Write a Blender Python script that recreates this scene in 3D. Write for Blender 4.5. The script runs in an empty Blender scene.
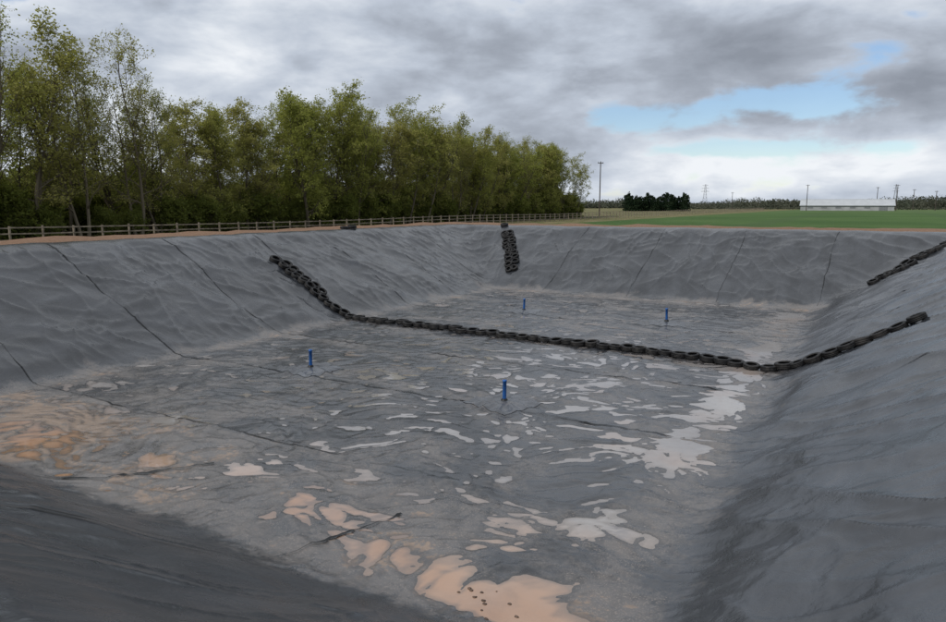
import bpy, math, random
import numpy as np
from mathutils import Vector, Matrix
R = math.radians
scene = bpy.context.scene
scene.view_settings.view_transform = 'Standard'
scene.view_settings.look = 'None'
scene.view_settings.exposure = 0

# ------------------------------------------------------------------ helpers
def link(o):
    scene.collection.objects.link(o); return o
def mesh_np(name, verts, faces, smooth=True, mats=(), midx=None):
    verts = np.asarray(verts, dtype=np.float32); faces = np.asarray(faces, dtype=np.int32)
    me = bpy.data.meshes.new(name)
    k = faces.shape[1]; n = len(faces)
    me.vertices.add(len(verts)); me.vertices.foreach_set('co', verts.ravel())
    me.loops.add(n*k); me.loops.foreach_set('vertex_index', faces.ravel())
    me.polygons.add(n)
    me.polygons.foreach_set('loop_start', np.arange(n, dtype=np.int32)*k)
    me.polygons.foreach_set('loop_total', np.full(n, k, dtype=np.int32))
    for m in mats: me.materials.append(m)
    if midx is not None: me.polygons.foreach_set('material_index', np.asarray(midx, dtype=np.int32))
    me.polygons.foreach_set('use_smooth', np.full(n, smooth, dtype=bool))
    me.update(calc_edges=True); me.validate()
    return me
def obj(name, me):
    return link(bpy.data.objects.new(name, me))

_tabs = {}
def tab(seed):
    if seed not in _tabs:
        r = np.random.RandomState(seed)
        _tabs[seed] = (r.permutation(256), r.rand(256)*2*np.pi)
    return _tabs[seed]
def pn(x, y, seed=0):
    p, ang = tab(seed)
    xi = np.floor(x).astype(int); yi = np.floor(y).astype(int)
    xf = x-xi; yf = y-yi
    u = xf**3*(xf*(xf*6-15)+10); v = yf**3*(yf*(yf*6-15)+10)
    def g(ix, iy, fx, fy):
        a = ang[p[(p[ix & 255]+iy) & 255]]
        return np.cos(a)*fx+np.sin(a)*fy
    n00 = g(xi, yi, xf, yf); n10 = g(xi+1, yi, xf-1, yf)
    n01 = g(xi, yi+1, xf, yf-1); n11 = g(xi+1, yi+1, xf-1, yf-1)
    return ((n00*(1-u)+n10*u)*(1-v)+(n01*(1-u)+n11*u)*v)*1.5
def fbm(x, y, seed=0, o=4, gain=.5):
    s = 0; a = 1
    for i in range(o):
        s = s+a*pn(x*2**i, y*2**i, seed+i); a *= gain
    return s
def sstep(a, b, x):
    t = np.clip((x-a)/(b-a), 0, 1); return t*t*(3-2*t)

class NT:
    def __init__(s, tree): s.t = tree; s.n = tree.nodes; s.l = tree.links
    def new(s, typ, **kw):
        nd = s.n.new(typ)
        for k, v in kw.items(): setattr(nd, k, v)
        return nd
    def put(s, sock, v):
        if isinstance(v, bpy.types.NodeSocket): s.l.new(v, sock)
        elif v is not None: sock.default_value = v
    def m(s, op, a, b=None, c=None, clamp=False):
        nd = s.new('ShaderNodeMath', operation=op, use_clamp=clamp)
        s.put(nd.inputs[0], a)
        if b is not None: s.put(nd.inputs[1], b)
        if c is not None: s.put(nd.inputs[2], c)
        return nd.outputs[0]
    def mix(s, f, a, b, blend='MIX'):
        nd = s.new('ShaderNodeMix', data_type='RGBA', blend_type=blend)
        s.put(nd.inputs[0], f)
        for i, v in ((6, a), (7, b)):
            if isinstance(v, tuple) and len(v) == 3: v = v+(1,)
            s.put(nd.inputs[i], v)
        return nd.outputs[2]
    def noise(s, vec, scale, detail=4, rough=.5, dist=0.0):
        nd = s.new('ShaderNodeTexNoise'); s.put(nd.inputs['Vector'], vec)
        nd.inputs['Scale'].default_value = scale; nd.inputs['Detail'].default_value = detail
        nd.inputs['Roughness'].default_value = rough; nd.inputs['Distortion'].default_value = dist
        return nd.outputs['Fac']
    def ss(s, x, a, b, lo=0., hi=1.):
        nd = s.new('ShaderNodeMapRange', interpolation_type='SMOOTHSTEP')
        s.put(nd.inputs[0], x); nd.inputs[1].default_value = a; nd.inputs[2].default_value = b
        nd.inputs[3].default_value = lo; nd.inputs[4].default_value = hi
        return nd.outputs[0]
    def scale(s, vec, v3, rot=(0, 0, 0)):
        nd = s.new('ShaderNodeMapping'); s.put(nd.inputs[0], vec)
        nd.inputs['Scale'].default_value = v3; nd.inputs['Rotation'].default_value = rot
        return nd.outputs[0]
    def bump(s, h, dist, strength=1., normal=None):
        nd = s.new('ShaderNodeBump'); s.put(nd.inputs['Height'], h)
        nd.inputs['Distance'].default_value = dist; nd.inputs['Strength'].default_value = strength
        if normal is not None: s.put(nd.inputs['Normal'], normal)
        return nd.outputs[0]
def material(name):
    m = bpy.data.materials.new(name); m.use_nodes = True
    nt = NT(m.node_tree); b = nt.n['Principled BSDF']
    return m, nt, b
def simple_mat(name, col, rough=.7, var=.25, nscale=6., spec=.3):
    m, nt, b = material(name)
    tc = nt.new('ShaderNodeTexCoord').outputs['Object']
    n = nt.noise(tc, nscale, 2)
    lo = tuple(c*(1-var) for c in col); hi = tuple(c*(1+var) for c in col)
    nt.put(b.inputs['Base Color'], nt.mix(nt.ss(n, .3, .7), lo, hi))
    b.inputs['Roughness'].default_value = rough
    b.inputs['Specular IOR Level'].default_value = spec
    return m

# ------------------------------------------------------------------ layout (metres)
RX0, RX1, RY0, RY1 = -32.1, 5.5, 0.2, 52.5        # rim of basin
TX0, TX1, TY0, TY1 = -24.4, -2.4, 7.9, 44.8       # toe of slopes
FL = -4.4
CAM = 1.7
PIPES = [(-9.5, 18.4), (-17.8, 18.7), (-17.1, 35.5), (-8.9, 35.5)]
LOWS = [(-4.6, 8.85, 1.1, .62, .085), (-4.1, 11.8, 1.1, .6, .046), (-7.1, 9.3, 1.0, .5, .036), (-5.6, 11.0, .7, .5, .02),
        (-9.2, 9.7, 1.1, .6, .034), (-18.6, 9.6, 1.5, .9, .038), (-17.0, 12.2, 1.2, .6, .034), (-14.8, 9.8, 1.0, .5, .036), (-20.5, 11.5, 1.3, .8, .030),
        (-12.3, 10.6, 1.0, .7, .036), (-22.6, 13.2, .8, 1.4, .03), (-3.9, 17.3, .55, 1.4, .05), (-5.2, 16.0, 1.2, .5, .015),
        (-3.7, 22.4, .6, 2.4, .050), (-3.7, 27.0, .5, 1.5, .04), (-3.6, 31.5, .6, 2.6, .05), (-3.7, 40.0, .8, 3., .05),
        (-12, 44.0, 8, .45, .035), (-21, 42, 2.5, 1.2, .02)]

def liner_z(x, y):
    dx = np.maximum(TX0-x, x-TX1); dy = np.maximum(TY0-y, y-TY1)
    k = 1.3
    h = np.clip(.5+.5*(dx-dy)/k, 0, 1)
    D = dy*(1-h)+dx*h+k*h*(1-h)
    D = D+.22*pn(x*.5, y*.5, 3)
    k2 = .55
    h2 = np.clip(.5+.5*D/k2, 0, 1)
    Dp = D*h2+k2*h2*(1-h2)
    z = Dp/1.75
    top = -FL
    k3 = .25
    h3 = np.clip(.5+.5*(z-top)/k3, 0, 1)
    z = z*(1-h3)+top*h3-k3*h3*(1-h3)
    z = z+FL
    slope = sstep(.0, 1.2, D)*(1-sstep(3.9, 4.4, z-FL))
    flr = 1-sstep(-.3, .9, D)
    z = z+slope*(.18*pn(x*.2, y*.2, 5)+.07*pn(x*.5, y*.5, 6))
    wx = x+.9*pn(x*.35, y*.35, 11)+.2*pn(x*1.1, y*1.1, 9); wy = y+.9*pn(x*.35, y*.35, 12)+.2*pn(x*1.1, y*1.1, 10)
    side = sstep(TX1, TX1+1, x)
    nearb = sstep(TY0+.5, TY0-1, y)
    def rg(v, p): return (1-np.clip(np.abs(v), 0, 1))**p
    al = np.where(dx > dy, y, x); up = D            # along-bank, up-bank coordinates
    wa = al+.8*pn(x*.3, y*.3, 18); wu = up+.5*pn(x*.5, y*.5, 19)
    f1 = rg(pn(wa*.28+wu*.25, wu*.8-wa*.12, 13), 6)
    f2 = rg(pn(wx*.6-wy*.2, wy*.55+wx*.3, 14), 8)
    f3 = rg(pn(wx*1.9, wy*1.7, 15), 8)
    f4 = rg(pn(wa*.8+3, wu*.14, 20), 10)
    f5 = rg(pn(wa*.7+wu*.55, wu*.25-wa*.1, 23), 9)
    m1 = np.clip(.5+1.3*pn(x*.25, y*.25, 16), 0, 1); m2 = np.clip(.5+1.3*pn(x*.3+9, y*.3, 36), 0, 1)
    sx_, sy_ = x+.5*pn(x*.3, y*.3, 37), y+.5*pn(x*.3, y*.3, 38)
    rr = rg(pn((sx_*.55+sy_*.83)*.75, (sy_*.55-sx_*.83)*.12, 17), 5)
    z = z+slope*(1-side)*(1-.6*nearb)*(.09*f1*m2+.10*f2*m1+.03*f3*(.2+.8*m1)+.09*f4*m2+.11*f5*(1-m2))
    z = z+slope*side*(.11*rr+.045*f2*m1+.012*f3+.06*f4*m2)
    # floor
    qx, qy = wx*.94+wy*.34, wy*.94-wx*.34
    fu = .010*fbm(x*.3, y*.4, 21, 2)+.022*pn(qx*.95, qy*1.5, 24)+.022*pn(qx*2.0, qy*3.5, 25)+.007*pn(x*5.3, y*7.1, 26)
    fr = .035*rg(pn(wx*.45, wy*.8, 27), 12)+.024*rg(pn(wx*1.3, wy*1.2, 28), 10)
    low = .016*np.exp(-(((x+8.5)/7.5)**2+((y-21)/7.)**2))+.010*np.exp(-(((x+14)/7.5)**2+((y-36)/6.)**2))
    for (a, b, rx, ry, dp) in LOWS:
        low = low+dp*np.exp(-(((x-a)/rx)**2+((y-b)/ry)**2))
    mound = 0
    for (a, b) in PIPES:
        d = np.sqrt((x-a)**2+(y-b)**2)
        mound = mound+.10*np.exp(-(d/.9)**2)+.03*np.exp(-((d-1.0)/.6)**2)*np.cos(np.arctan2(y-b, x-a)*11+d*2)
    z = z+flr*(fu+fr-low+mound)
    for sy in (12.3, 17.9, 23.4, 28.9, 34.4, 39.9):
        q = y-(sy+.12*pn(x*.3, x*0+sy, 31))
        z = z+.022*np.exp(-((q)/.12)**2)*(D < 7.4)
    z = z+(1-flr)*(1-slope)*.03*pn(x*.8, y*.8, 40)
    return z
def silt_f(x, y):
    dx = np.maximum(TX0-x, x-TX1); dy = np.maximum(TY0-y, y-TY1)
    D = np.maximum(dx, dy)
    near = np.exp(-((y-8.4)/2.8)**2)*sstep(-2.6, -3.4, x)
    lef = np.exp(-(((x+19)/5.5)**2+((y-10.5)/3.3)**2))
    rt = np.exp(-((x+3.4)/.9)**2)
    far = np.exp(-((y-44.2)/1.1)**2)
    lt = np.exp(-((x+24)/.6)**2)*.5
    s = .24+.38*near+.8*lef+.45*rt+.6*far+lt+.55*fbm(x*.35, y*.5, 51, 4)
    return np.clip(s, 0, 1.5)*(1-sstep(-.1, .6, D+.7*pn(x*.6, y*.6, 55)+.3*pn(x*2.3, y*2.3, 56)))

def axis(a, b, step):
    v = [a]
    while v[-1] < b: v.append(v[-1]+step(v[-1]))
    v = np.array(v); return a+(v-a)*(b-a)/(v[-1]-a)
xs = axis(RX0-.85, RX1+.85, lambda x: .055 if x > -11 else .055+min((-11-x)*.005, .05))
ys = axis(RY0-.85, RY1+.85, lambda y: .05 if y < 12 else .05+min((y-12)*.0026, .06))
X, Y = np.meshgrid(xs, ys)
Z = liner_z(X, Y)
nx, ny = len(xs), len(ys)
V = np.stack([X.ravel(), Y.ravel(), Z.ravel()], 1)
idx = np.arange(nx*ny).reshape(ny, nx)
F = np.stack([idx[:-1, :-1], idx[:-1, 1:], idx[1:, 1:], idx[1:, :-1]], -1).reshape(-1, 4)

WATER_Z = FL-.0140
def liner_material(name, tint):
    ml, nt, b = material(name)
    tc = nt.new('ShaderNodeTexCoord').outputs['Object']
    at = nt.new('ShaderNodeAttribute', attribute_name='silt').outputs['Fac']
    sep = nt.new('ShaderNodeSeparateXYZ'); nt.put(sep.inputs[0], tc)
    n_mid = nt.noise(tc, 1.5, 5, .62, .6)
    n_fin = nt.noise(tc, 9., 5, .65)
    n_spk = nt.noise(tc, 38., 1, .6)
    sheen_streak = nt.noise(nt.scale(tc, (1.1, .3, .8), (0, 0, R(-35))), 1., 4, .6)
    c0 = tuple(c*tint for c in (.016, .018, .022)); c1 = tuple(c*tint for c in (.038, .042, .050))
    base = nt.mix(nt.ss(sheen_streak, .3, .72), c0, c1)  # diagonal bluish streaks paint soft sheen bands into the liner colour
    base = nt.mix(nt.ss(n_fin, .5, .8, 0, .4), base, (.016, .017, .02))
    sv = nt.m('ADD', at, nt.m('MULTIPLY', nt.m('SUBTRACT', n_mid, .5), 1.7))
    sv = nt.m('ADD', sv, nt.m('MULTIPLY', nt.m('SUBTRACT', n_fin, .5), 1.6))
    zz = nt.m('SUBTRACT', sep.outputs['Z'], WATER_Z)
    onfl = nt.ss(zz, -.5, -.2)
    rim = nt.m('MULTIPLY', nt.m('MULTIPLY', nt.ss(zz, .0, .035, 1., 0.), onfl), nt.ss(at, .35, .9))
    film = nt.m('MULTIPLY', nt.ss(sv, .05, 1.0, 0, .60), nt.ss(at, .0, .2))
    thick = nt.ss(nt.m('ADD', sv, nt.m('MULTIPLY', rim, .3)), 1.14, 1.45, 0, .85)
    spk = nt.m('MULTIPLY', nt.ss(n_spk, .58, .66), nt.ss(at, .15, .55, 0, .5))
    siltc = nt.mix(n_mid, (.14, .10, .073), (.28, .20, .145))
    col = nt.mix(film, base, (.152, .138, .130))
    col = nt.mix(thick, col, siltc)
    col = nt.mix(spk, col, (.25, .212, .188))
    wet = nt.m('MULTIPLY', nt.ss(zz, .0, .018, 1., 0.), onfl)
    col = nt.mix(nt.m('MULTIPLY', wet, .65), col, (.035, .032, .032))
    nt.put(b.inputs['Base Color'], col)
    ro = nt.ss(n_mid, .3, .7, .24, .34)
    ro = nt.m('ADD', ro, nt.m('MULTIPLY', film, .15))
    ro = nt.m('SUBTRACT', ro, nt.m('MULTIPLY', wet, .10))
    nt.put(b.inputs['Roughness'], ro)
    b.inputs['IOR'].default_value = 1.5; b.inputs['Specular IOR Level'].default_value = .8
    b1 = nt.bump(n_mid, .03, .9)
    b2 = nt.bump(n_fin, .005, .8, b1)
    nt.put(b.inputs['Normal'], b2)
    return ml
ml = liner_material('geomembrane', 1.)
me = mesh_np('geomembrane_liner', V, F, True, [ml])
a = me.attributes.new('silt', 'FLOAT', 'POINT'); a.data.foreach_set('value', silt_f(X, Y).ravel().astype(np.float32))
obj('geomembrane_liner', me)

# ---- puddles: level water sheet, shows where liner dips below; edge tone by real depth
mw, nt, b = material('muddy_water')
tc = nt.new('ShaderNodeTexCoord').outputs['Object']
dp = nt.new('ShaderNodeAttribute', attribute_name='depth').outputs['Fac']
sep = nt.new('ShaderNodeSeparateXYZ'); nt.put(sep.inputs[0], tc)
n = nt.noise(tc, .45, 4); n2 = nt.noise(tc, 3., 4)
mudf = nt.m('ADD', nt.ss(sep.outputs['Y'], 8.8, 13.0, .9, .0), nt.m('MULTIPLY', nt.m('SUBTRACT', n, .5), 1.3), clamp=True)
wc = nt.mix(mudf, (.245, .232, .228), (.345, .208, .132))  # milky grey is raised to put some sky reflection into the puddle colour
wc = nt.mix(nt.ss(n2, .45, .75, 0, .25), wc, (.17, .125, .095))
shal = nt.m('MULTIPLY', nt.ss(nt.m('ADD', dp, nt.m('MULTIPLY', nt.m('SUBTRACT', n2, .5), .02)), .0, .020, .65, .0), nt.ss(sep.outputs['Y'], 12., 17., 1., .35))
nt.put(b.inputs['Base Color'], nt.mix(shal, wc, (.11, .092, .082)))
b.inputs['Roughness'].default_value = .03; b.inputs['IOR'].default_value = 1.5; b.inputs['Specular IOR Level'].default_value = 1.
nt.put(b.inputs['Normal'], nt.bump(nt.noise(tc, 5., 2), .004, .3))
wxs = np.arange(TX0-1.2, TX1+1.2, .11); wys = np.arange(TY0-1.2, TY1+1.2, .11)
WX, WY = np.meshgrid(wxs, wys)
wi = np.arange(WX.size).reshape(WX.shape)
wf = np.stack([wi[:-1, :-1], wi[:-1, 1:], wi[1:, 1:], wi[1:, :-1]], -1).reshape(-1, 4)
me = mesh_np('puddle_water', np.stack([WX.ravel(), WY.ravel(), np.full(WX.size, WATER_Z)], 1), wf, True, [mw])
a = me.attributes.new('depth', 'FLOAT', 'POINT'); a.data.foreach_set('value', np.clip(WATER_Z-liner_z(WX, WY), -.02, .2).ravel().astype(np.float32))
obj('puddle_water', me)

# ---- lapped seams
mseam = simple_mat('seam_black', (.008, .009, .010), .5)
def ribbon(pts, w, seed, lift=.014):
    pts = np.array(pts, float)
    seg = np.sqrt(((pts[1:]-pts[:-1])**2).sum(1)); t = np.concatenate([[0], np.cumsum(seg)])
    n = max(4, int(t[-1]/.09)); tt = np.linspace(0, t[-1], n)
    px = np.interp(tt, t, pts[:, 0]); py = np.interp(tt, t, pts[:, 1])
    tx = np.gradient(px); ty = np.gradient(py); L = np.hypot(tx, ty); tx /= L; ty /= L
    wob = .16*pn(tt*.3, tt*0+seed, 61)+.035*pn(tt*1.6, tt*0+seed, 62)
    ww = w*(.3+1.3*np.clip(.45+pn(tt*.6, tt*0+seed, 63)*1.8, 0, 1))
    px = px-ty*wob; py = py+tx*wob
    ax, ay = px-ty*ww/2, py+tx*ww/2; bx, by = px+ty*ww/2, py-tx*ww/2
    za = liner_z(ax, ay)+lift; zb = liner_z(bx, by)+lift
    v = np.concatenate([np.stack([ax, ay, za], 1), np.stack([bx, by, zb], 1)])
    i = np.arange(n-1); f = np.stack([i, i+n, i+n+1, i+1], 1)
    return v, f
sv, sf, off = [], [], 0
def addr(pts, w, seed, lift=.014):
    global off
    v, f = ribbon(pts, w, seed, lift); sv.append(v); sf.append(f+off); off += len(v)
for i, sy in enumerate((17.9, 23.4, 34.4, 39.9)):
    addr([(RX0, sy-.6+.3*i), (TX0, sy), (TX1+(-1.5 if sy < 25 else .5), sy)], (.045, .038, .034, .034)[i], i)
for i, sy in enumerate((12.3, 28.9, 45.4)):
    addr([(RX0, sy+.3), (TX0, sy)], .034, 10+i)
addr([(TX0, 12.3), (-11, 12.4)], .03, 14)
for i, sx in enumerate((-20.1, -14, -8.2, -2.5)):
    addr([(sx, TY1), (sx+.5, RY1)], .034, 20+i, .010)
for i, sy in enumerate((20.5, 26.0, 31.5, 37.0, 42.5)):
    addr([(TX1, sy), (RX1, sy)], .022, 30+i)
addr([(-12.5, 2.4), (-10.3, 4.58), (-8.9, 6.1), (-8.35, 6.75)], .06, 40, .035)
addr([(-8.75, 7.2), (-8.5, 7.9), (-7.7, 10.5)], .055, 41, .03)
addr([(-18.5, 6.3), (-16.6, 7.4), (-14.5, 8.6), (-13.2, 10.5)], .06, 42, .03)
addr([(-15.5, 5.2), (-13.7, 5.9), (-12.3, 6.5), (-11.6, 7.3)], .02, 43, .02)
obj('liner_seam', mesh_np('liner_seam', np.concatenate(sv), np.concatenate(sf), True, [mseam]))

# ---- square reinforcing patches under the vent pipes
mp_ = liner_material('geomembrane_patch', 2.1)
pv, pf, ps, o = [], [], [], 0
for i, (px, py) in enumerate(PIPES):
    n = 26; hs = .9; t = np.linspace(-hs, hs, n); A, Bb = np.meshgrid(t, t); c, s = math.cos(.2*i-.3), math.sin(.2*i-.3)
    ex = 1+.05*pn(A*2, Bb*2, 80+i)
    xx = px+(A*c-Bb*s)*ex; yy = py+(A*s+Bb*c)*ex
    edge = np.maximum(np.abs(A), np.abs(Bb)) > hs-.02
    zz = liner_z(xx, yy)+np.where(edge, .012, .028)
    pv.append(np.stack([xx.ravel(), yy.ravel(), zz.ravel()], 1)); ps.append(.4*silt_f(xx, yy).ravel())
    ii = np.arange(n*n).reshape(n, n)+o; pf.append(np.stack([ii[:-1, :-1], ii[:-1, 1:], ii[1:, 1:], ii[1:, :-1]], -1).reshape(-1, 4)); o += n*n
me = mesh_np('liner_patch', np.concatenate(pv), np.concatenate(pf), True, [mp_])
a = me.attributes.new('silt', 'FLOAT', 'POINT'); a.data.foreach_set('value', np.concatenate(ps).astype(np.float32))
obj('liner_patch', me)

# ------------------------------------------------------------------ ground sheet
def gaxis(lo, hi, a, b):
    s = .5; v = a; out = []
    while v > lo:
        s = min(s*1.25, 400); v -= s; out.append(v)
    out = out[::-1]+[a]
    inner = list(np.linspace(a, b, 60))[1:]
    out += inner; s = .5; v = b
    while v < hi:
        s = min(s*1.25, 400); v += s; out.append(v)
    return np.array(out)
GX0, GX1, GY0, GY1 = RX0-.35, RX1+.35, RY0-.35, RY1+.35
gx = gaxis(-4000, 4000, GX0, GX1); gy = gaxis(-3000, 5000, GY0, GY1)
GX, GY = np.meshgrid(gx, gy)
D = np.maximum(np.maximum(RX0-GX, GX-RX1), np.maximum(RY0-GY, GY-RY1))
gz = np.where(D < 1.0, -.07+.14*np.clip((D-.35)/.5, 0, 1), .07)
gz = gz-.82*sstep(2.2, 7., D)
gz = gz+.12*fbm(GX*.35, GY*.35, 71, 3)*sstep(.3, 1.4, D)*(1-sstep(20, 60, D))
gz = gz+.05*sstep(.8, 1.6, D)*(1-sstep(2.5, 4, D))
ix = np.arange(len(gx)*len(gy)).reshape(len(gy), len(gx))
gf = np.stack([ix[:-1, :-1], ix[:-1, 1:], ix[1:, 1:], ix[1:, :-1]], -1).reshape(-1, 4)
cx = (GX[:-1, :-1]+GX[1:, 1:]).ravel()/2; cy = (GY[:-1, :-1]+GY[1:, 1:]).ravel()/2
keep = ~((cx > GX0) & (cx < GX1) & (cy > GY0) & (cy < GY1))
mg, nt, b = material('ground')
tc = nt.new('ShaderNodeTexCoord').outputs['Object']
sep = nt.new('ShaderNodeSeparateXYZ'); nt.put(sep.inputs[0], tc); gX, gY = sep.outputs['X'], sep.outputs['Y']
Dm = nt.m('MAXIMUM', nt.m('MAXIMUM', nt.m('SUBTRACT', RX0, gX), nt.m('SUBTRACT', gX, RX1)),
          nt.m('MAXIMUM', nt.m('SUBTRACT', RY0, gY), nt.m('SUBTRACT', gY, RY1)))
nw = nt.noise(tc, .5, 4, .6); nf = nt.noise(tc, 6., 5, .65); nl = nt.noise(tc, .05, 4)
nwc = nt.m('SUBTRACT', nw, .5)
soil = nt.mix(nf, (.11, .065, .042), (.27, .175, .12))
rough = nt.mix(nt.ss(nw, .35, .65), (.085, .10, .03), (.22, .175, .10))
rough = nt.mix(nt.m('MULTIPLY', nf, .5), rough, (.05, .06, .02))
trm = nt.new('ShaderNodeTexWave', wave_type='BANDS', bands_direction='X')
nt.put(trm.inputs[0], tc); trm.inputs['Scale'].default_value = .012; trm.inputs['Distortion'].default_value = .4
field = nt.mix(nt.ss(nl, .35, .65), (.040, .088, .018), (.066, .120, .030))
field = nt.mix(nt.ss(trm.outputs['Fac'], .9, 1., 0, .5), field, (.05, .085, .03))
field = nt.mix(nt.m('MULTIPLY', nf, .35), field, (.03, .06, .015))
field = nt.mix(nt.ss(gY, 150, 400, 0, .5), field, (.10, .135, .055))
wood = nt.mix(nf, (.035, .03, .018), (.06, .065, .02))
f_field = nt.m('MULTIPLY', nt.ss(nt.m('ADD', gX, nt.m('MULTIPLY', nwc, 3)), -36, -34.5), nt.ss(nt.m('ADD', gY, nwc), 59, 60))
f_field = nt.m('MULTIPLY', f_field, nt.ss(gY, 420, 440, 1, 0))
c = nt.mix(f_field, rough, field)
f_wood = nt.m('MULTIPLY', nt.ss(nt.m('ADD', gX, nt.m('MULTIPLY', nwc, 6)), -45.5, -48, 0, 1), nt.ss(gY, 145, 150, 1, 0))
f_wood = nt.m('MULTIPLY', f_wood, nt.ss(gX, -95, -90))
c = nt.mix(f_wood, c, wood)
f_soil = nt.ss(nt.m('ADD', Dm, nt.m('MULTIPLY', nwc, 6)), 3.0, 4.4, 1, 0)
c = nt.mix(f_soil, c, soil)
nt.put(b.inputs['Base Color'], c); b.inputs['Roughness'].default_value = .95; b.inputs['Specular IOR Level'].default_value = .15
nt.put(b.inputs['Normal'], nt.bump(nf, .08, .8))
obj('ground', mesh_np('ground', np.stack([GX.ravel(), GY.ravel(), gz.ravel()], 1), gf[keep], True, [mg]))
GZ = -.75

# ------------------------------------------------------------------ primitives gatherer
class Build:
    def __init__(s): s.v = []; s.f = []; s.mi = []
    def box(s, c, sx, sy, sz, mi=0, rot=0.):
        cs, sn = math.cos(rot), math.sin(rot); o = len(s.v)
        for dz in (-1, 1):
            for dx, dy in ((-1, -1), (1, -1), (1, 1), (-1, 1)):
                x, y = dx*sx/2, dy*sy/2
                s.v.append((c[0]+x*cs-y*sn, c[1]+x*sn+y*cs, c[2]+dz*sz/2))
        for q in ((3, 2, 1, 0), (4, 5, 6, 7), (0, 1, 5, 4), (1, 2, 6, 5), (2, 3, 7, 6), (3, 0, 4, 7)):
            s.f.append(tuple(o+i for i in q)); s.mi.append(mi)
    def tube(s, p0, p1, r0, r1, n=8, mi=0, cap=True):
        p0 = Vector(p0); p1 = Vector(p1); d = (p1-p0).normalized()
        a = d.orthogonal().normalized(); b_ = d.cross(a); o = len(s.v)
        for p, r in ((p0, r0), (p1, r1)):
            for i in range(n):
                t = 2*math.pi*i/n; s.v.append(tuple(p+(a*math.cos(t)+b_*math.sin(t))*r))
        for i in range(n):
            j = (i+1) % n; s.f.append((o+i, o+j, o+n+j, o+n+i)); s.mi.append(mi)
        if cap:
            s.f.append(tuple(o+n+i for i in range(n))); s.mi.append(mi)
    def make(s, name, mats, smooth=False):
        me = bpy.data.meshes.new(name); me.from_pydata(s.v, [], s.f)
        for m in mats: me.materials.append(m)
        for p, m in zip(me.polygons, s.mi): p.material_index = m; p.use_smooth = smooth
        me.update(); return me

# ------------------------------------------------------------------ tyres
mt, nt, b = material('tyre_rubber')
tc = nt.new('ShaderNodeTexCoord').outputs['Object']
n = nt.noise(tc, 9., 3)
rn = nt.new('ShaderNodeObjectInfo').outputs['Random']
nt.put(b.inputs['Base Color'], nt.mix(nt.ss(nt.m('ADD', n, nt.m('MULTIPLY', rn, .2)), .55, .85), (.006, .006, .007), (.022, .020, .019)))
b.inputs['Roughness'].default_value = .6; b.inputs['Specular IOR Level'].default_value = .3
def tyre_mesh():
    prof = [(.19, -.075), (.205, -.092), (.25, -.105), (.295, -.098), (.318, -.082), (.326, -.06), (.326, -.03), (.318, -.027), (.318, -.02), (.328, -.017),
            (.328, .017), (.318, .02), (.318, .027), (.326, .03), (.326, .06), (.318, .082), (.295, .098), (.25, .105), (.205, .092), (.19, .075), (.215, .06), (.285, .05), (.30, 0), (.285, -.05), (.215, -.06)]
    n = 40; m = len(prof); v = []; f = []
    for i in range(n):
        t = 2*math.pi*i/n
        for k, (r, z) in enumerate(prof):
            if k in (5, 6, 13, 14) and i % 2: r -= .009
            v.append((r*math.cos(t), r*math.sin(t), z))
    for i in range(n):
        for k in range(m):
            f.append((i*m+k, ((i+1) % n)*m+k, ((i+1) % n)*m+(k+1) % m, i*m+(k+1) % m))
    return mesh_np('tyre', v, f, True, [mt])
TY = tyre_mesh()
rnd = random.Random(4)
def zf(x, y): return float(liner_z(np.array([x]), np.array([y]))[0])
def place_tyre(parent, x, y, k, tilt=.10, s=1.0, lift=0.):
    e = .3
    gxn = (zf(x+e, y)-zf(x-e, y))/(2*e); gyn = (zf(x, y+e)-zf(x, y-e))/(2*e)
    zm = (zf(x, y)+(zf(x+e, y)+zf(x-e, y)+zf(x, y+e)+zf(x, y-e)))/5
    nrm = Vector((-gxn+rnd.uniform(-tilt, tilt), -gyn+rnd.uniform(-tilt, tilt), 1)).normalized()
    q = nrm.to_track_quat('Z', 'Y')
    o = bpy.data.objects.new('tyre_%d' % k, TY); link(o)
    o.rotation_mode = 'QUATERNION'
    o.rotation_quaternion = q @ Matrix.Rotation(rnd.uniform(0, 6.28), 3, 'Z').to_quaternion()
    s *= rnd.uniform(.90, 1.08); o.scale = (s, s, s*rnd.uniform(.85, 1.15))
    o.location = Vector((x, y, zm))+nrm*(.105*s+lift); o.parent = parent
def tyre_row(paths, jitter=.04, sp=.6):
    e = bpy.data.objects.new('tyre_row', None); link(e); k = 1
    for pts in paths:
        for (p, q) in zip(pts[:-1], pts[1:]):
            p3 = np.array([p[0], p[1], zf(*p)]); q3 = np.array([q[0], q[1], zf(*q)])
            L = np.linalg.norm(q3-p3); n = max(1, int(round(L/sp)))
            for i in range(n):
                t = (i+rnd.uniform(-.08, .08))/n
                place_tyre(e, p[0]+(q[0]-p[0])*t+rnd.uniform(-jitter, jitter)*.5, p[1]+(q[1]-p[1])*t+rnd.uniform(-jitter, jitter)*1.6, k, lift=.03*(i % 2)); k += 1
tyre_row([[(-29.3, 28.3), (-24.6, 28.5), (-19, 28.3), (-13, 28.0), (-7.5, 28.0), (-3.0, 27.2), (2.1, 27.3)],
          [(-29.0, 28.75), (-26.0, 28.85)]], .06, .56)
tyre_row([[(-26.5, 51.3), (-23.5, 46.4)], [(-26.05, 51.35), (-23.1, 46.5)]], .10, .6)
tyre_row([[(.3, 46.7), (5.6, 51.8)], [(.9, 46.6), (6.0, 51.4)]], .09, .6)
tyre_row([[(-27.2, 52.5), (-26.7, 53.2)]], .03, .6)
tyre_row([[(-32.7, 38.2), (-32.5, 39.6)]], .03, .66)

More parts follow.
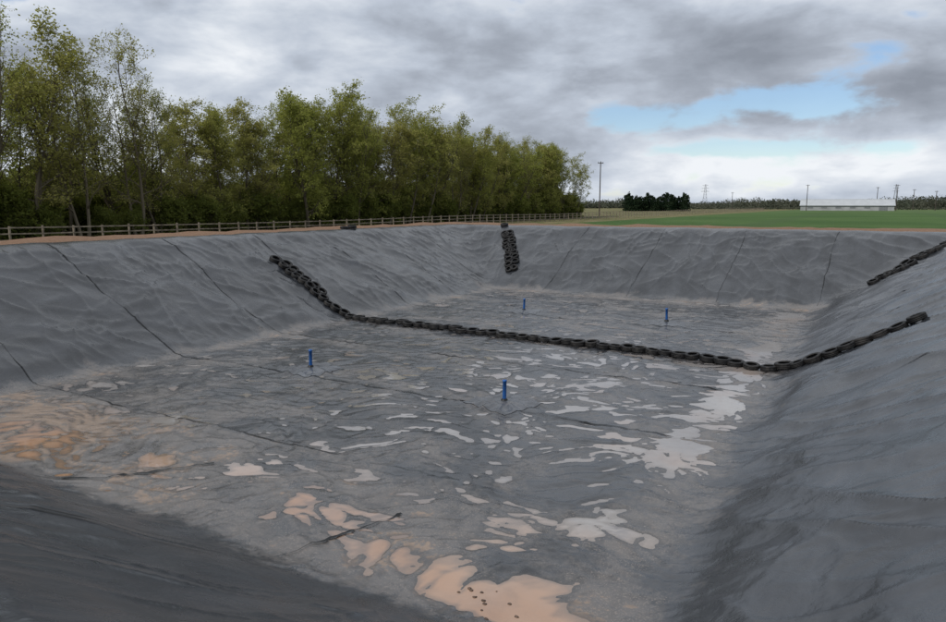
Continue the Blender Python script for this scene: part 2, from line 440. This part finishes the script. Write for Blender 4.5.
# ------------------------------------------------------------------ blue vent pipes
mb = simple_mat('blue_pe_pipe', (.015, .10, .34), .4, .2, 8., .5)
mdk = simple_mat('pipe_bore', (.01, .01, .012), .8)
for (px, py) in PIPES:
    B = Build(); n = 24
    def ring(r, z):
        o = len(B.v)
        for i in range(n):
            t = 2*math.pi*i/n; B.v.append((r*math.cos(t), r*math.sin(t), z))
        return o
    def join(a, c, mi=0):
        for i in range(n):
            j = (i+1) % n; B.f.append((a+i, a+j, c+j, c+i)); B.mi.append(mi)
    rs = [ring(.17, -.12), ring(.10, .06), ring(.068, .09)]
    join(rs[0], rs[1], 2); join(rs[1], rs[2], 2)
    r2 = [ring(.06, .03), ring(.06, .62), ring(.068, .622), ring(.068, .67), ring(.052, .672), ring(.052, .30)]
    for a_, b_ in zip(r2[:-1], r2[1:]): join(a_, b_)
    B.f.append(tuple(r2[-1]+i for i in range(n))); B.mi.append(1)
    o = obj('blue_vent_pipe', B.make('blue_vent_pipe', [mb, mdk, mseam], True))
    o.location = (px, py, zf(px, py)); o.rotation_euler = (rnd.uniform(-.04, .04), rnd.uniform(-.04, .04), 0)

# ------------------------------------------------------------------ stones lying in the near puddle
ms = simple_mat('wet_stone', (.09, .06, .045), .5, .4, 20.)
sv2, sf2 = [], []
for i in range(14):
    sx, sy = rnd.gauss(-4.75, .45), rnd.gauss(8.75, .2); r = rnd.uniform(.012, .032); o = len(sv2)
    for a_ in range(5):
        for b2 in range(8):
            th = math.pi*a_/4; ph = 2*math.pi*b2/8; q = r*rnd.uniform(.75, 1.15)
            sv2.append((sx+q*math.sin(th)*math.cos(ph)*1.3, sy+q*math.sin(th)*math.sin(ph), WATER_Z+.002+q*.6*math.cos(th)))
    for a_ in range(4):
        for b2 in range(8):
            sf2.append((o+a_*8+b2, o+(a_+1)*8+b2, o+(a_+1)*8+(b2+1) % 8, o+a_*8+(b2+1) % 8))
obj('stones', mesh_np('stones', sv2, sf2, True, [ms]))

# ------------------------------------------------------------------ fence
mf = simple_mat('weathered_timber', (.19, .16, .125), .85, .35, 3.)
B = Build(); y = -10.; fx = -42.
while y < 330:
    xx = fx+.15*math.sin(y*.05); zt = GZ+.07*math.sin(y*.11)
    B.box((xx, y, zt+.56+rnd.uniform(-.02, .03)), .09, .09, 1.32, 0, rnd.uniform(-.1, .1))
    y2 = y+1.8; x2 = fx+.15*math.sin(y2*.05); zt2 = GZ+.07*math.sin(y2*.11)
    for hz in (.42, .78, 1.12):
        a0 = Vector((xx+.065, y-.02, zt+hz+rnd.uniform(-.015, .015))); a1 = Vector((x2+.065, y2+.02, zt2+hz+rnd.uniform(-.015, .015)))
        o = len(B.v)
        for p in (a0, a1):
            for dx, dz in ((-.018, -.038), (.018, -.038), (.018, .038), (-.018, .038)):
                B.v.append((p.x+dx, p.y, p.z+dz))
        for q in ((0, 1, 5, 4), (1, 2, 6, 5), (2, 3, 7, 6), (3, 0, 4, 7), (3, 2, 1, 0), (4, 5, 6, 7)):
            B.f.append(tuple(o+i for i in q)); B.mi.append(0)
    y = y2
obj('wooden_fence', B.make('wooden_fence', [mf]))

# ------------------------------------------------------------------ trees
def flat_mat(name, col, rough=.9):
    m, nt, b = material(name); nt.n.remove(b)
    d = nt.new('ShaderNodeBsdfDiffuse'); rn = nt.new('ShaderNodeObjectInfo').outputs['Random']
    nt.put(d.inputs[0], nt.mix(rn, tuple(c*.75 for c in col), tuple(c*1.3 for c in col)))
    nt.l.new(d.outputs[0], nt.n['Material Output'].inputs[0]); return m
mbark = flat_mat('bark', (.11, .095, .07))
def leaf_mat(name, c0, c1, c2, tr=(.32, .34, .06), tf=.45):
    m, nt, b = material(name)
    nt.n.remove(b); out = nt.n['Material Output']
    rn = nt.new('ShaderNodeObjectInfo').outputs['Random']
    at = nt.new('ShaderNodeAttribute', attribute_name='tint').outputs['Fac']
    c = nt.mix(at, c0, c1)
    c = nt.mix(nt.m('MULTIPLY', rn, .8), c, c2)
    d = nt.new('ShaderNodeBsdfDiffuse'); nt.put(d.inputs[0], c)
    t = nt.new('ShaderNodeBsdfTranslucent'); nt.put(t.inputs[0], nt.mix(.5, c, tr))
    mx = nt.new('ShaderNodeMixShader'); mx.inputs[0].default_value = tf
    nt.l.new(d.outputs[0], mx.inputs[1]); nt.l.new(t.outputs[0], mx.inputs[2]); nt.l.new(mx.outputs[0], out.inputs[0])
    return m
mleaf = leaf_mat('spring_leaf', (.16, .19, .042), (.33, .355, .09), (.33, .30, .11))
mleaf2 = leaf_mat('undergrowth_leaf', (.07, .09, .024), (.17, .20, .05), (.11, .13, .035))
def tree_mesh(name, seed, H, spread, crown0=.18, nl=17, ls=.15, stems=1, lmat=None, limbs=24, ncl=1.0):
    rs = np.random.RandomState(seed); rd = random.Random(seed)
    segs = []; tips = []
    def rv(s=1): return Vector((rd.gauss(0, s), rd.gauss(0, s), rd.gauss(0, s)))
    for st in range(stems):
        ba = rd.uniform(0, 6.28)+st*2.1; lean = .03 if stems == 1 else rd.uniform(.10, .24)
        p = Vector((math.cos(ba)*.25*(stems > 1), math.sin(ba)*.25*(stems > 1), -.2))
        d = Vector((math.cos(ba)*lean, math.sin(ba)*lean, 1)).normalized()
        hh = (H*rd.uniform(.78, .95) if st else H)*.93
        n = 12; rad0 = (.010*H+.03)*(1 if stems == 1 else .7); path = [p.copy()]
        for i in range(n):
            d = (d+rv(.06)+Vector((0, 0, .05))).normalized(); p = p+d*(hh/n); path.append(p.copy())
        rad = [rad0*(1-.93*(i/n)**.85)+.008 for i in range(n+1)]
        for i in range(n): segs.append((path[i], path[i+1], rad[i], rad[i+1], 6))
        nb = int(limbs/stems)+3
        for j in range(nb):
            f = crown0+(1-crown0)*((j+rd.random())/nb)**.85
            f = min(f, .985); k = int(f*n); q = path[k].lerp(path[k+1] if k < n else path[k], f*n-k)
            rel = (f-crown0)/(1-crown0)
            prof = (.6+.65*rel) if rel < .55 else (.96-.5*(rel-.55)/.45)
            L = max(.5, spread*prof*rd.uniform(.6, 1.25))
            a = rd.uniform(0, 6.28); up = rd.uniform(.35, 1.0)+rel*1.0
            dd = Vector((math.cos(a), math.sin(a), up)).normalized(); r = rad[k]*.5; pp = q.copy(); m = 5; bp = [pp.copy()]
            for i in range(m):
                dd = (dd+rv(.13)+Vector((0, 0, .06))).normalized(); pn_ = pp+dd*(L/m)
                segs.append((pp, pn_, r*(1-i/m*.8), r*(1-(i+1)/m*.8)+.004, 4)); pp = pn_; bp.append(pp.copy())
            for s_ in range(5):
                ff = .25+.75*(s_+rd.random())/5; kk = min(m-1, int(ff*m)); q2 = bp[kk].lerp(bp[kk+1], ff*m-kk)
                d2 = (dd*.6+rv(.6)+Vector((0, 0, .25))).normalized(); l2 = L*rd.uniform(.25, .5)+.25
                e2 = q2+d2*l2; segs.append((q2, e2, r*.3+.005, .006, 3))
                for w_ in range(4):
                    q3 = q2.lerp(e2, rd.uniform(.3, 1)); d3 = (d2*.5+rv(.6)+Vector((0, 0, .2))).normalized(); e3 = q3+d3*rd.uniform(.3, .75)
                    segs.append((q3, e3, .008, .004, 3)); tips.append((q3, e3))
    v = []; f = []
    for (p0, p1, r0, r1, n) in segs:
        d = (p1-p0).normalized(); a = d.orthogonal().normalized(); c = d.cross(a); o = len(v)
        for p, r in ((p0, r0), (p1, r1)):
            for i in range(n):
                t = 2*math.pi*i/n; w = p+(a*math.cos(t)+c*math.sin(t))*r; v.append((w.x, w.y, w.z))
        for i in range(n):
            j = (i+1) % n; f.append((o+i, o+j, o+n+j, o+n+i))
    v = np.array(v); f = np.array(f); nb = len(f)
    T = np.array([[*(a), *(b_)] for a, b_ in tips])
    keep = rs.rand(len(T)) < ncl; T = T[keep]
    cnt = nl; M = len(T)*cnt
    tt = rs.rand(len(T), cnt, 1)*1.15
    P = T[:, None, :3]*(1-tt)+T[:, None, 3:]*tt+rs.normal(0, .12, (len(T), cnt, 3))
    P = P.reshape(-1, 3)
    u = rs.normal(size=(M, 3)); u /= np.linalg.norm(u, axis=1)[:, None]
    w = rs.normal(size=(M, 3)); w = np.cross(u, w); w /= np.linalg.norm(w, axis=1)[:, None]
    sz = ls*(.55+.8*rs.rand(M, 1))
    q = np.stack([P-u*sz*.5, P+w*sz*.32, P+u*sz*.5, P-w*sz*.32], 1).reshape(-1, 3)
    lf = np.arange(M*4).reshape(-1, 4)+len(v)
    tint = np.repeat(np.repeat(rs.rand(len(T)), cnt), 4)
    me = mesh_np(name, np.concatenate([v, q]), np.concatenate([f, lf]), False, [mbark, lmat or mleaf],
                 np.concatenate([np.zeros(nb), np.ones(M)]))
    at = me.attributes.new('tint', 'FLOAT', 'POINT')
    at.data.foreach_set('value', np.concatenate([np.full(len(v), .5), tint]).astype(np.float32))
    return me
tv = [tree_mesh('spring_tree_%d' % i, 100+i, 12., sp, c0, nl, .15, st, None, lb)
      for i, (sp, c0, nl, st, lb) in enumerate([(3.0, .14, 13, 1, 30), (2.8, .10, 14, 2, 32), (3.3, .16, 13, 2, 32), (2.8, .08, 14, 1, 32), (2.9, .12, 13, 3, 36)])]
ts = [tree_mesh('sparse_tree_%d' % i, 200+i, 13., sp, .14, 9, .12, st, None, lb, .9)
      for i, (sp, st, lb) in enumerate([(3.1, 2, 34), (3.1, 2, 36), (3.3, 3, 40)])]
sh = [tree_mesh('shrub_%d' % i, 300+i, 2.8, 1.4, .02, 16, .16, 4, mleaf2, 24) for i in range(2)]
hy = [8, 24.8, 31.9, 36.2, 39.4, 42.7, 53.7, 58, 67, 78.5, 98.3, 114, 131.6, 141]
hh = [14, 15.9, 16.3, 13.8, 12.4, 11.0, 14.4, 15.4, 15.6, 14.8, 13.4, 14.7, 12.5, 11.0]
rnd = random.Random(11)
def put(me, name, x, y, H, base):
    o = obj(name, me); s = H/base; w = s*rnd.uniform(.98, 1.28)
    o.scale = (w, w, s); o.rotation_euler = (0, 0, rnd.uniform(0, 6.28)); o.location = (x, y, GZ-.05); return o
for row, (x0, sp, y0, y1, k) in enumerate([(-50.5, 3.1, 12, 128, 1.0), (-54.5, 3.6, 10, 130, .98), (-60.5, 4.4, 8, 130, .93)]):
    y = y0
    while y < y1:
        H = float(np.interp(y, hy, hh))*k*rnd.uniform(.82, 1.0)
        if y < 40: me = rnd.choice(ts+ts+tv[:2])
        else: me = rnd.choice(tv+tv+ts)
        base = 12. if me.name.startswith('spring') else 13.
        put(me, 'deciduous_tree', x0+rnd.uniform(-1.2, 1.2), y, H, base)
        y += sp*rnd.uniform(.7, 1.35)
for row, (x0, sp) in enumerate([(-51.0, 3.4), (-57, 2.8), (-64, 3.0)]):
    y = 8
    while y < 130:
        put(rnd.choice(sh), 'shrub', x0+rnd.uniform(-1., 1.), y, rnd.uniform(1.8, 3.8)+row*.9, 2.8); y += sp*rnd.uniform(.6, 1.4)

# ------------------------------------------------------------------ distant things
def W(az, dist):
    a = R(az-30); return dist*math.sin(a), dist*math.cos(a)
def leaf_cloud(name, blobs, mat, seed, ls):
    rs = np.random.RandomState(seed); Q = []; tn = []
    for (x, y, z, rx, rz, n) in blobs:
        d = rs.normal(size=(n, 3)); d /= np.linalg.norm(d, axis=1)[:, None]
        rr = rs.rand(n, 1)**.4
        P = np.array([x, y, z])+d*rr*np.array([rx, rx, rz])
        u = rs.normal(size=(n, 3)); u /= np.linalg.norm(u, axis=1)[:, None]
        w = np.cross(u, rs.normal(size=(n, 3))); w /= np.linalg.norm(w, axis=1)[:, None]
        s = ls*(.5+rs.rand(n, 1))
        Q.append(np.stack([P-u*s*.5, P+w*s*.35, P+u*s*.5, P-w*s*.35], 1).reshape(-1, 3)); tn.append(np.full(n*4, rs.rand()))
    Q = np.concatenate(Q); me = mesh_np(name, Q, np.arange(len(Q)).reshape(-1, 4), False, [mat])
    at = me.attributes.new('tint', 'FLOAT', 'POINT'); at.data.foreach_set('value', np.concatenate(tn).astype(np.float32))
    return obj(name, me)
mdist = leaf_mat('hazy_distant_foliage', (.06, .075, .05), (.12, .115, .085), (.085, .095, .075), (.08, .09, .055), .3)  # aerial haze is put into these leaf colours, greyer than near foliage
mcon = leaf_mat('conifer_foliage', (.012, .024, .014), (.028, .042, .022), (.018, .03, .018), (.02, .03, .015), .2)
rnd = random.Random(21); bl = []
for layer, (d0, d1, h0, h1, stp) in enumerate([(500, 580, 3.0, 6.5, .22), (760, 900, 6, 11, .22)]):
    az = 2.
    while az < 62:
        d = rnd.uniform(d0, d1); h = rnd.uniform(h0, h1)*(.85+.3*math.sin(az*.6+layer)+.3*float(sstep(27, 34, az))); x, y = W(az, d)
        bl.append((x, y, GZ+h*.40, rnd.uniform(4, 7)*(1+layer*.5), h*.55, 130)); az += stp*rnd.uniform(.3, 1.1)
leaf_cloud('distant_treeline', bl, mdist, 5, 1.3)
bl = []
for i in range(60):
    az = 12.3+4.8*i/59+rnd.uniform(-.1, .1); d = rnd.uniform(285, 305); x, y = W(az, d); h = rnd.uniform(5.4, 7.2)*(.85+.15*math.sin(i*.35))
    for j in range(5):
        f = j/4; bl.append((x, y, GZ+.5+h*f*.9, 1.7*(1-f*.6), h*.15, 45))
leaf_cloud('conifer_plantation', bl, mcon, 6, .6)
bl = []
for i in range(300):
    az = 17+24*i/299; x, y = W(az, 428+rnd.uniform(-4, 4)); bl.append((x, y, GZ+.6, 1.8, rnd.uniform(.5, 1.2), 16))
leaf_cloud('hedge', bl, mdist, 7, .8)

mpole = simple_mat('pole_timber', (.06, .05, .042), .9)
def pole(az, d, H, arms=1, r=.16):
    B = Build(); B.tube((0, 0, -.5), (0, 0, H), r, r*.7, 10)
    for i in range(arms):
        z = H-.35-i*1.0; B.box((0, 0, z), 1.5, .12, .14)
        for x in (-.65, 0, .65): B.tube((x, 0, z+.07), (x, 0, z+.30), .05, .035, 8)
    x, y = W(az, d); o = obj('telegraph_pole', B.make('telegraph_pole', [mpole])); o.location = (x, y, GZ); o.rotation_euler = (0, 0, R(60 if arms == 1 and d < 200 else -20))
pole(10.3, 152, 11.6, 1, .14)
for az, d, H in ((25.6, 330, 11.), (30.1, 380, 10.8), (31.3, 340, 10.8), (32.3, 400, 10), (20.4, 420, 9.5), (33.6, 360, 8.5)):
    pole(az, d, H, 1, .17)
for az, d, H in ((18.4, 640, 20.), (31.2, 900, 25.)):
    B = Build(); w = 2.0; n = 7
    def cw(z): return w*(1-z/H)+.25
    for i in range(n):
        z0, z1 = H*i/n, H*(i+1)/n; c0 = [(sx*cw(z0), sy*cw(z0), z0) for sx, sy in ((-1, -1), (1, -1), (1, 1), (-1, 1))]
        c1 = [(sx*cw(z1), sy*cw(z1), z1) for sx, sy in ((-1, -1), (1, -1), (1, 1), (-1, 1))]
        for j in range(4):
            B.tube(c0[j], c1[j], .13, .13, 4); B.tube(c0[j], c1[(j+1) % 4], .07, .07, 4); B.tube(c1[j], c1[(j+1) % 4], .07, .07, 4)
    for z, L in ((H*.7, 3.4), (H*.83, 3.0), (H*.95, 2.4)):
        B.tube((-L, 0, z), (L, 0, z), .12, .12, 4); B.tube((-L, 0, z), (0, 0, z+1.0), .07, .07, 4); B.tube((L, 0, z), (0, 0, z+1.0), .07, .07, 4)
    x, y = W(az, d); o = obj('electricity_pylon', B.make('electricity_pylon', [simple_mat('galvanised_steel', (.13, .14, .15), .6)])); o.location = (x, y, GZ); o.rotation_euler = (0, 0, R(10))

e = bpy.data.objects.new('farm_shed', None); link(e)
mroof = simple_mat('shed_roof', (.38, .40, .42), .7, .06, .4, .2); mwall = simple_mat('shed_cladding', (.30, .31, .32), .7, .12, .5)
mdoor = simple_mat('shed_door', (.16, .17, .18), .6, .2)
def part(B, name, mats):
    o = obj(name, B.make(name, mats)); o.parent = e; return o
Lh, Wd, eh, rh = 18., 13., 2.2, 4.7
B = Build(); vv = []
for sx in (-1, 1):
    vv += [(sx*Lh, -Wd/2, -.3), (sx*Lh, -Wd/2, eh), (sx*Lh, 0, rh-.12), (sx*Lh, Wd/2, eh), (sx*Lh, Wd/2, -.3)]
B.v = vv; B.f = [(0, 1, 2, 3, 4), (9, 8, 7, 6, 5), (0, 5, 6, 1), (3, 8, 9, 4)]; B.mi = [0]*4
part(B, 'walls', [mwall])
B = Build()
for s in (-1, 1):
    p = [(-Lh-.4, s*(Wd/2+.5), eh-.1), (Lh+.4, s*(Wd/2+.5), eh-.1), (Lh+.4, 0, rh), (-Lh-.4, 0, rh)]
    o = len(B.v); B.v += p+[(a_, b_, c_+.12) for a_, b_, c_ in p]
    for q in ((0, 1, 2, 3), (4, 5, 6, 7), (0, 1, 5, 4), (1, 2, 6, 5), (3, 0, 4, 7)): B.f.append(tuple(o+i for i in q)); B.mi.append(0)
B.tube((-Lh-.4, 0, rh+.14), (Lh+.4, 0, rh+.14), .18, .18, 6)
part(B, 'roof', [mroof])
B = Build()
for x in (-14, -8.5, -3, 2.5, 8): B.box((x, -Wd/2-.04, 1.3), 2.2, .06, .6)
B.box((14, -Wd/2-.05, .95), 3.2, .08, 2.1); B.box((Lh+.04, 0, 1.5), .08, 4., 3.0)
part(B, 'doors_and_vents', [mdoor])
x, y = W(28.2, 350); e.location = (x, y, GZ); e.rotation_euler = (0, 0, R(2))

# ------------------------------------------------------------------ sky
w = bpy.data.worlds.new('World'); scene.world = w; w.use_nodes = True
nt = NT(w.node_tree); bg = nt.n['Background']
SUN_AZ, SUN_EL = 205., 42.
sky = nt.new('ShaderNodeTexSky', sky_type='NISHITA'); sky.sun_disc = False
sky.sun_elevation = R(SUN_EL); sky.sun_rotation = R(SUN_AZ); sky.air_density = 1.1; sky.dust_density = .2
tcw = nt.new('ShaderNodeTexCoord').outputs['Generated']
nrm = nt.new('ShaderNodeVectorMath', operation='NORMALIZE'); nt.put(nrm.inputs[0], tcw); dv = nrm.outputs[0]
sp = nt.new('ShaderNodeSeparateXYZ'); nt.put(sp.inputs[0], dv)
zc = nt.m('MAXIMUM', sp.outputs['Z'], 0.)
inv = nt.m('DIVIDE', 1., nt.m('ADD', zc, .24))
cmb = nt.new('ShaderNodeCombineXYZ'); nt.put(cmb.inputs[0], nt.m('MULTIPLY', sp.outputs['X'], inv)); nt.put(cmb.inputs[1], nt.m('MULTIPLY', sp.outputs['Y'], inv)); cmb.inputs[2].default_value = 3.7
P = cmb.outputs[0]
nA = nt.noise(P, .9, 6, .55, .2)
cm2 = nt.new('ShaderNodeCombineXYZ'); nt.put(cm2.inputs[0], sp.outputs['X']); nt.put(cm2.inputs[1], sp.outputs['Y']); nt.put(cm2.inputs[2], nt.m('MULTIPLY', sp.outputs['Z'], 2.4))
nC = nt.noise(cm2.outputs[0], 6.5, 7, .55, .15)
def blob(az, el, wa, we):
    a = R(az-30); el_ = R(el)
    c = Vector((math.sin(a)*math.cos(el_), math.cos(a)*math.cos(el_), math.sin(el_)))
    e1 = Vector((math.cos(a), -math.sin(a), 0)); e2 = e1.cross(c)
    def dot(v):
        nd = nt.new('ShaderNodeVectorMath', operation='DOT_PRODUCT'); nt.put(nd.inputs[0], dv); nd.inputs[1].default_value = v; return nd.outputs['Value']
    A = nt.m('DIVIDE', dot(e1), math.sin(R(wa))); A = nt.m('MULTIPLY', A, A)
    Bq = nt.m('DIVIDE', dot(e2), math.sin(R(we))); Bq = nt.m('MULTIPLY', Bq, Bq)
    g = nt.m('POWER', 2.718, nt.m('MULTIPLY', nt.m('ADD', A, Bq), -1.))
    return nt.m('MULTIPLY', g, nt.m('GREATER_THAN', dot(c), 0.))
lum = nt.m('ADD', nt.m('MULTIPLY', nA, .70), nt.m('MULTIPLY', nC, .98))
lum = nt.m('SUBTRACT', lum, .275)
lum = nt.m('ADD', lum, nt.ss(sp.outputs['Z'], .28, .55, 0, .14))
for az, el, wa, we, k in [(20, 11.2, 13, 2.2, -.17), (33, 8.6, 5, 2.4, -.17), (4, 13.5, 9, 2.0, -.07), (25, 3.2, 17, 2.0, .14), (26, 9.6, 8, .8, .08), (-12, 9.5, 14, 3.5, .07), (-30, 15, 9, 5, -.03), (22, 15.8, 22, 1.4, .03)]:
    lum = nt.m('ADD', lum, nt.m('MULTIPLY', blob(az, el, wa, we), k))
cr = nt.new('ShaderNodeValToRGB'); nt.put(cr.inputs[0], lum)
E = cr.color_ramp.elements
E[0].position = .22; E[0].color = (.27, .30, .355, 1); E[1].position = .82; E[1].color = (.88, .91, .95, 1)
x_ = E.new(.40); x_.color = (.375, .415, .485, 1)
x_ = E.new(.54); x_.color = (.51, .565, .655, 1)
x_ = E.new(.67); x_.color = (.66, .71, .785, 1)
cl = nt.new('ShaderNodeVectorMath', operation='SCALE'); nt.put(cl.inputs[0], cr.outputs[0]); cl.inputs['Scale'].default_value = 10.
blue = nt.m('MULTIPLY', blob(24.8, 7.4, 7.8, 1.9), 1.45)
for az, el, wa, we, k in [(13.5, 6.6, 6.2, 1.3, 1.0), (27, 16.6, 3, .7, .9), (23, 4.2, 8, .7, .85)]:
    blue = nt.m('ADD', blue, nt.m('MULTIPLY', blob(az, el, wa, we), k))
bf = nt.m('ADD', blue, nt.m('MULTIPLY', nt.m('SUBTRACT', nC, .5), 4.0))
blf = nt.ss(bf, .5, 1.05, 0, .9)
skc = nt.new('ShaderNodeVectorMath', operation='MULTIPLY'); nt.put(skc.inputs[0], sky.outputs[0]); skc.inputs[1].default_value = (.88, .98, 1.15)
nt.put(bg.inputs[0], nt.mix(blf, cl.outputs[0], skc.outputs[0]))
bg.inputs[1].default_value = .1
w.cycles.sampling_method = 'MANUAL'; w.cycles.sample_map_resolution = 256

sun = bpy.data.lights.new('sun', 'SUN'); sun.energy = 2.3; sun.angle = R(10); sun.color = (1., .95, .87)
so = link(bpy.data.objects.new('sun', sun))
a = R(SUN_AZ); el = R(SUN_EL)
dv_ = Vector((math.sin(a)*math.cos(el), math.cos(a)*math.cos(el), math.sin(el)))
so.rotation_euler = dv_.to_track_quat('Z', 'Y').to_euler()

# ------------------------------------------------------------------ camera
cd = bpy.data.cameras.new('camera'); cd.sensor_width = 36; cd.angle = 2*math.atan(473/688); cd.clip_end = 9000; cd.clip_start = .05
co = link(bpy.data.objects.new('camera', cd)); co.location = (0, 0, CAM)
co.rotation_euler = (R(90-8.76), 0, R(30))
scene.camera = co
